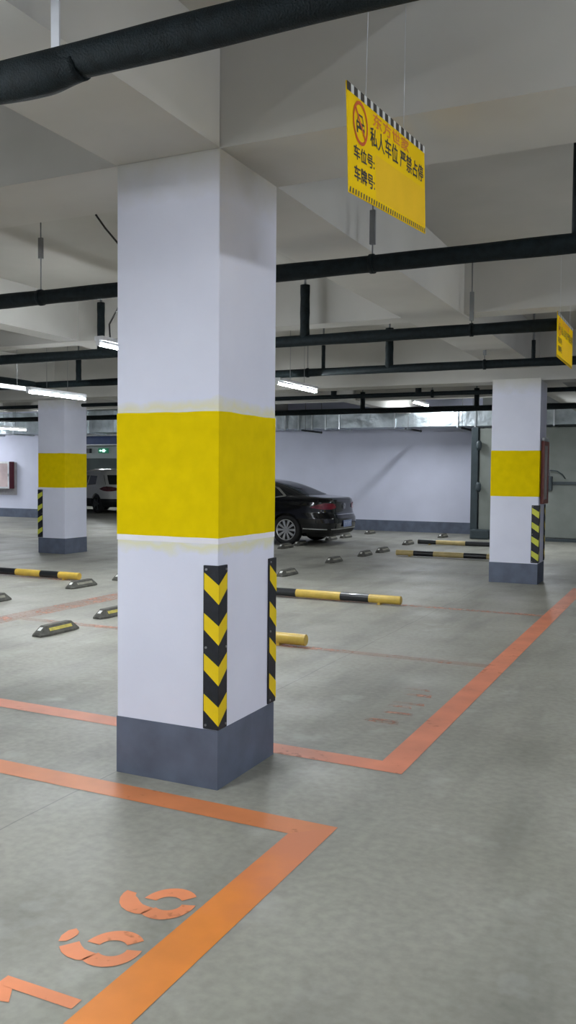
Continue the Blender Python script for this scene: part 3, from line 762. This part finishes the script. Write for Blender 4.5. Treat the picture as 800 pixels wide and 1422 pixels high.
class Car:
    def __init__(c, slices, nexp, label, name, paint):
        c.S = slices; c.n = nexp
        c.root = thing(name, label, 'car'); c.paint = paint
    def sl(c, z):
        S = c.S
        if z <= S[0][0]: return S[0][1:]
        for a, b_ in zip(S, S[1:]):
            if z <= b_[0]:
                t = (z - a[0]) / (b_[0] - a[0]); return tuple(a[i] + (b_[i] - a[i]) * t for i in (1, 2, 3))
        return S[-1][1:]
    def side(c, x, z, sg, off=0.0):
        xr, xf, b_ = c.sl(z); cx, a = (xr + xf) / 2, (xr - xf) / 2
        q = min(0.9999, abs((x - cx) / a)); y = b_ * (1 - q ** c.n) ** (1 / c.n)
        return Vector((x, sg * (y + off), z))
    def end(c, y, z, sg, off=0.0):
        xr, xf, b_ = c.sl(z); cx, a = (xr + xf) / 2, (xr - xf) / 2
        q = min(0.9999, abs(y / b_)); x = a * (1 - q ** c.n) ** (1 / c.n)
        # push out horizontally and a little upward so patches lie on sloping glass too
        z2 = z + 0.02; xr2, xf2, b2 = c.sl(z2)
        slope = abs((xr2 - xr) if sg > 0 else (xf2 - xf)) / 0.02
        ln = math.sqrt(1 + slope * slope)
        return Vector((cx + sg * (x + off / ln), y, z + off * slope / ln))
    def body(c, z_lo, z_hi, name, mt, arches, grow=0.0, N=128):
        bm = bmesh.new(); zs = sorted({round(z_lo + (z_hi - z_lo) * k / 46, 4) for k in range(47)} | {s_[0] for s_ in c.S if z_lo <= s_[0] <= z_hi})
        rings = []
        for z in zs:
            xr, xf, b_ = c.sl(z); cx, a = (xr + xf) / 2, (xr - xf) / 2; ring = []
            a += grow; b_ += grow
            for k in range(N):
                th = 2 * math.pi * k / N; cs, sn = math.cos(th), math.sin(th)
                # even spacing: intersect ray with the superellipse
                rr = (abs(cs) ** c.n + abs(sn) ** c.n) ** (-1 / c.n)
                ring.append(bm.verts.new((cx + a * cs * rr, b_ * sn * rr, z)))
            rings.append(ring)
        for i in range(len(rings) - 1):
            for k in range(N):
                f = bm.faces.new((rings[i][k], rings[i][(k + 1) % N], rings[i + 1][(k + 1) % N], rings[i + 1][k])); f.smooth = True
        bm.faces.new(rings[0][::-1]); bm.faces.new(rings[-1])
        bmesh.ops.recalc_face_normals(bm, faces=bm.faces)
        me = bpy.data.meshes.new(name); bm.to_mesh(me); bm.free(); me.materials.append(mt)
        o = bpy.data.objects.new(name, me); COL.objects.link(o)
        cut = MB()
        for (ax, az, ar) in arches:
            for sg in (-1, 1):
                cut.tube([(ax, sg * 0.58, az), (ax, sg * 1.2, az)], ar, 40)
        co = cut.build('tmp_cut', mt)
        md = o.modifiers.new('cut', 'BOOLEAN'); md.object = co; md.operation = 'DIFFERENCE'; md.solver = 'EXACT'
        dg = bpy.context.evaluated_depsgraph_get()
        me2 = bpy.data.meshes.new_from_object(o.evaluated_get(dg))
        o.modifiers.clear(); o.data = me2
        bpy.data.objects.remove(co)
        me2.set_sharp_from_angle(angle=R(35))
        o.parent = c.root
        return o
    def patch(c, name, mt, fn, lo, hi, nu=14, nv=8, parent=None, off=0.004, more=None):
        """lo, hi: polylines of (coord, z); fn(coord, z, off)"""
        s = MB()
        def samp(P, t):
            k = t * (len(P) - 1); i = min(int(k), len(P) - 2); f = k - i
            return (P[i][0] + (P[i + 1][0] - P[i][0]) * f, P[i][1] + (P[i + 1][1] - P[i][1]) * f)
        for (F, L, H) in [(fn, lo, hi)] + (more or []):
            g = []
            for j in range(nv + 1):
                row = []
                for i in range(nu + 1):
                    a, b_ = samp(L, i / nu), samp(H, i / nu); v = j / nv
                    row.append(s.bm.verts.new(F(a[0] + (b_[0] - a[0]) * v, a[1] + (b_[1] - a[1]) * v, off)))
                g.append(row)
            for j in range(nv):
                for i in range(nu):
                    f = s.bm.faces.new((g[j][i], g[j][i + 1], g[j + 1][i + 1], g[j + 1][i])); f.smooth = True
        return s.build(name, mt, parent or c.root)
    def wheel(c, x, sg, r, alloy, y=0.885, spokes=10):
        w = bpy.data.objects.new('wheel', None); COL.objects.link(w); w.parent = c.root; w.location = (x, sg * y, r)
        s = MB()
        prof = [(-0.20, r - 0.10), (-0.20, r - 0.03), (-0.17, r), (-0.03, r), (0.0, r - 0.03), (0.005, r - 0.10), (-0.02, r - 0.105)]
        K = 40; rings = []
        for (d, rr) in prof:
            rings.append([s.bm.verts.new((rr * math.cos(2 * math.pi * k / K), sg * d, rr * math.sin(2 * math.pi * k / K))) for k in range(K)])
        for i in range(len(prof) - 1):
            for k in range(K):
                f = s.bm.faces.new((rings[i][k], rings[i][(k + 1) % K], rings[i + 1][(k + 1) % K], rings[i + 1][k])); f.smooth = True
        s.build('tyre', M['tyre'], w)
        s = MB(); ri = r - 0.10
        s.tube([(0, -sg * 0.17, 0), (0, -sg * 0.10, 0)], ri, 40).build('brake_shadow', M['plastic'], w)
        s = MB()
        for (a, b_) in ((ri + 0.004, ri - 0.022),):
            K2 = 40
            o_ = [s.bm.verts.new((a * math.cos(2 * math.pi * k / K2), 0, a * math.sin(2 * math.pi * k / K2))) for k in range(K2)]
            i_ = [s.bm.verts.new((b_ * math.cos(2 * math.pi * k / K2), -sg * 0.012, b_ * math.sin(2 * math.pi * k / K2))) for k in range(K2)]
            d_ = [s.bm.verts.new((b_ * math.cos(2 * math.pi * k / K2), -sg * 0.09, b_ * math.sin(2 * math.pi * k / K2))) for k in range(K2)]
            for k in range(K2):
                s.bm.faces.new((o_[k], o_[(k + 1) % K2], i_[(k + 1) % K2], i_[k])); s.bm.faces.new((i_[k], i_[(k + 1) % K2], d_[(k + 1) % K2], d_[k]))
        for k in range(spokes):
            th = 2 * math.pi * k / spokes; ca, sa = math.cos(th), math.sin(th)
            w0, w1 = 0.016, 0.030
            P = [(0.035, -w0), (0.035, w0), (ri - 0.012, w1), (ri - 0.012, -w1)]
            s.prism([(px, py) for px, py in P], -0.045, -0.012, lambda a, b_, z, ca=ca, sa=sa: (a * ca - b_ * sa, sg * z, a * sa + b_ * ca))
        s.tube([(0, -sg * 0.05, 0), (0, -sg * 0.006, 0)], 0.055, 20)
        s.build('rim', alloy, w)

# black sedan: rear at local x = 0, nose at -x
SED = [(0.20, -0.16, -4.72, .80), (0.26, -0.08, -4.80, .86), (0.36, -0.02, -4.85, .90), (0.50, 0.0, -4.87, .912), (0.60, -0.01, -4.86, .915), (0.66, -0.045, -4.82, .912), (0.72, -.075, -4.76, .908),
       (0.80, -.085, -4.45, .90), (0.88, -.085, -4.05, .89), (0.95, -.08, -3.75, .875), (1.01, -.10, -3.56, .855), (1.045, -.16, -3.48, .83), (1.065, -.36, -3.44, .81), (1.09, -.68, -3.38, .785),
       (1.16, -.88, -3.24, .755), (1.24, -1.08, -3.04, .72), (1.32, -1.32, -2.84, .68), (1.38, -1.55, -2.68, .64), (1.42, -1.78, -2.54, .60), (1.445, -2.0, -2.42, .52), (1.458, -2.15, -2.32, .40)]
C = Car(SED, 7, 'black sedan parked with its rear toward the lane', 'sedan', M['carblack'])
C.body(0.20, 1.458, 'body', M['carblack'], [(-1.08, 0.335, 0.375), (-3.80, 0.335, 0.375)])
sd = lambda sg: (lambda x, z, off: C.side(x, z, sg, off))
en = lambda sg: (lambda y, z, off: C.end(y, z, sg, off))
for sg in (-1, 1):
    C.patch('rear_side_window', M['glass'], sd(sg), [(-2.42, 1.0), (-1.5, 1.04), (-1.22, 1.09)], [(-2.40, 1.385), (-1.75, 1.375), (-1.40, 1.24)])
    C.patch('front_side_window', M['glass'], sd(sg), [(-3.42, 0.97), (-2.9, 0.98), (-2.50, 1.0)], [(-3.02, 1.20), (-2.75, 1.37), (-2.50, 1.385)])
    C.patch('window_trim', M['chrome'], sd(sg), [(-3.46, 0.945), (-2.4, 0.975), (-1.5, 1.015), (-1.12, 1.07)], [(-3.44, 0.965), (-2.4, 0.995), (-1.5, 1.035), (-1.19, 1.09)], 20, 1, off=0.006)
    C.patch('upper_window_trim', M['chrome'], sd(sg), [(-1.19, 1.085), (-1.38, 1.235), (-1.72, 1.38), (-2.5, 1.392)], [(-1.12, 1.08), (-1.33, 1.25), (-1.70, 1.395), (-2.5, 1.404)], 20, 1, off=0.006)
    C.patch('tail_light', M['taillight'], sd(sg), [(-0.52, 0.835), (-0.30, 0.80), (-0.155, 0.795)], [(-0.42, 0.88), (-0.28, 0.92), (-0.155, 0.935)],
            more=[(en(1), [(sg * 0.80, 0.795), (sg * 0.62, 0.80), (sg * 0.46, 0.82)], [(sg * 0.80, 0.935), (sg * 0.62, 0.925), (sg * 0.46, 0.90)])], off=0.010)
    C.patch('bumper_chrome_strip', M['chrome'], sd(sg), [(-0.68, 0.365), (-0.15, 0.355)], [(-0.68, 0.385), (-0.15, 0.375)], 14, 1, off=0.008)
    C.patch('sill_strip', M['chrome'], sd(sg), [(-3.35, 0.30), (-1.5, 0.30)], [(-3.35, 0.318), (-1.5, 0.318)], 14, 1, off=0.008)
    C.patch('headlight', M['headlens'], sd(sg), [(-4.55, 0.62), (-4.2, 0.66)], [(-4.50, 0.72), (-4.2, 0.74)], off=0.008)
    for x in (-1.62, -2.62):
        C.patch('door_handle', M['chrome'], sd(sg), [(x - 0.2, 0.865), (x, 0.875)], [(x - 0.2, 0.885), (x, 0.895)], 8, 1, off=0.03)
    s = MB(); s.box((-3.28, sg * 0.86, 0.97), (-3.10, sg * 1.03, 1.10), 0.03).build('mirror', M['carblack'], C.root)
    for wx in (-1.08, -3.80): C.wheel(wx, sg, 0.335, M['alloy'], y=0.90)
C.patch('rear_window', M['glass'], en(1), [(-0.62, 1.105), (0.62, 1.105)], [(-0.50, 1.395), (0.50, 1.395)])
C.patch('windscreen', M['glass'], en(-1), [(-0.66, 1.09), (0.66, 1.09)], [(-0.50, 1.40), (0.50, 1.40)])
C.patch('bootlid_chrome_strip', M['chrome'], en(1), [(-0.60, 0.668), (0.60, 0.668)], [(-0.60, 0.682), (0.60, 0.682)], 14, 1, off=0.008)
C.patch('bumper_rear_strip', M['chrome'], en(1), [(-0.80, 0.355), (0.80, 0.355)], [(-0.80, 0.372), (0.80, 0.372)], 14, 1, off=0.008)
C.patch('bumper_insert', M['plastic'], en(1), [(-0.60, 0.22), (0.60, 0.22)], [(-0.65, 0.34), (0.65, 0.34)], 14, 3, off=0.006)
pl = MB().box((0.012, -0.24, 0.40), (0.022, 0.24, 0.55), 0.003).build('number_plate', M['plate'], C.root)
s = MB()
for k, (w_, hh) in enumerate(((.034, .07), (.03, .07), (.032, .07), (.028, .07), (.034, .07), (.03, .07))):
    y = -0.2 + k * 0.07
    s.box((0.022, y, 0.44), (0.0232, y + w_ * 0.3, 0.44 + hh)); s.box((0.022, y + w_ * 0.3, 0.44 + hh * 0.8), (0.0232, y + w_, 0.44 + hh))
s.build('plate_marks', M['plateink'], pl)
# round badge on the boot lid
bz = 0.86
s = MB(); K = 24
for k in range(K):
    a, b_ = 2 * math.pi * k / K, 2 * math.pi * (k + 1) / K
    P = [s.bm.verts.new((-0.060, r_ * math.cos(t_), bz + r_ * math.sin(t_))) for r_, t_ in ((0.062, a), (0.062, b_), (0.052, b_), (0.052, a))]; s.bm.faces.new(P)
def stroke(y0, z0, y1, z1, w=0.006):
    s.bm.faces.new([s.bm.verts.new((-0.060, y, bz + z)) for y, z in ((y0 - w, z0), (y0 + w, z0), (y1 + w, z1), (y1 - w, z1))])
stroke(-0.022, 0.048, 0, 0.008); stroke(0.022, 0.048, 0, 0.008)
stroke(-0.042, 0.028, -0.018, -0.042); stroke(-0.018, -0.042, 0, 0.0); stroke(0.042, 0.028, 0.018, -0.042); stroke(0.018, -0.042, 0, 0.0)
s.build('badge', M['chrome'], C.root)
MB().box((-4.872, -0.4, 0.5), (-4.84, 0.4, 0.66), 0.01).build('grille', M['chrome'], C.root)
C.root.location = (-7.10, 18.02, 0); C.root.rotation_euler = (0, 0, R(0))

# white SUV in the passage
SUV = [(0.24, -0.14, -4.25, .82), (0.32, -0.05, -4.34, .88), (0.45, 0.0, -4.38, .905), (0.62, 0.0, -4.38, .91), (0.74, -0.05, -4.34, .91), (0.84, -0.07, -4.15, .905), (0.94, -0.09, -3.75, .895), (1.00, -0.11, -3.50, .885),
       (1.06, -0.14, -3.36, .87), (1.14, -0.22, -3.20, .84), (1.26, -0.34, -2.96, .80), (1.40, -0.46, -2.70, .745), (1.50, -0.54, -2.50, .70), (1.56, -0.56, -2.35, .66), (1.60, -0.60, -2.2, .60), (1.63, -0.72, -2.0, .50), (1.645, -0.95, -1.8, .40)]
SUV = [(z if z < 0.62 else 0.62 + (z - 0.62) * 1.06, a, b_, w) for z, a, b_, w in SUV]
C = Car(SUV, 7, 'white SUV seen from its rear corner in the far passage', 'suv', M['carwhite'])
C.body(0.52, SUV[-1][0], 'body', M['carwhite'], [(-0.88, 0.36, 0.40), (-3.5, 0.36, 0.40)])
C.body(0.24, 0.56, 'lower_cladding', M['plastic'], [(-0.88, 0.36, 0.40), (-3.5, 0.36, 0.40)], grow=0.006)
for sg in (-1, 1):
    C.patch('quarter_window', M['glass'], sd(sg), [(-1.65, 1.06), (-0.98, 1.10)], [(-1.65, 1.44), (-1.05, 1.42)])
    C.patch('rear_side_window', M['glass'], sd(sg), [(-2.5, 1.03), (-1.72, 1.06)], [(-2.4, 1.43), (-1.72, 1.45)])
    C.patch('front_side_window', M['glass'], sd(sg), [(-3.2, 1.02), (-2.56, 1.03)], [(-2.75, 1.36), (-2.48, 1.43)])
    C.patch('tail_light', M['darklens'], sd(sg), [(-0.62, 0.93), (-0.35, 0.86), (-0.17, 0.84)], [(-0.60, 0.94), (-0.35, 1.02), (-0.20, 1.03)],
            more=[(en(1), [(sg * 0.80, 0.84), (sg * 0.66, 0.84), (sg * 0.40, 0.88)], [(sg * 0.80, 1.03), (sg * 0.66, 1.02), (sg * 0.40, 0.97)])], off=0.010)
    C.patch('roof_rail', M['alu'], sd(sg), [(-2.4, 1.575), (-0.9, 1.565)], [(-2.4, 1.60), (-0.9, 1.59)], 10, 1, off=0.02)
    C.patch('headlight', M['headlens'], sd(sg), [(-4.15, 0.76), (-3.7, 0.80)], [(-4.0, 0.84), (-3.7, 0.88)], off=0.008)
    for wx in (-0.88, -3.5): C.wheel(wx, sg, 0.36, M['alloydark'], y=0.90, spokes=5)
C.patch('rear_window', M['glass'], en(1), [(-0.79, 1.10), (0.79, 1.10)], [(-0.70, 1.46), (0.70, 1.46)])
C.patch('windscreen', M['glass'], en(-1), [(-0.70, 1.09), (0.70, 1.09)], [(-0.55, 1.50), (0.55, 1.50)])
pl = MB().box((0.006, -0.22, 0.50), (0.018, 0.22, 0.64), 0.003).build('number_plate', M['plate'], C.root)
MB().box((-0.10, -0.30, 0.69), (-0.02, 0.30, 0.72), 0.005).build('tailgate_trim', M['chrome'], C.root)
C.root.location = (-19.74, 27.3, 0); C.root.rotation_euler = (0, 0, R(-26))
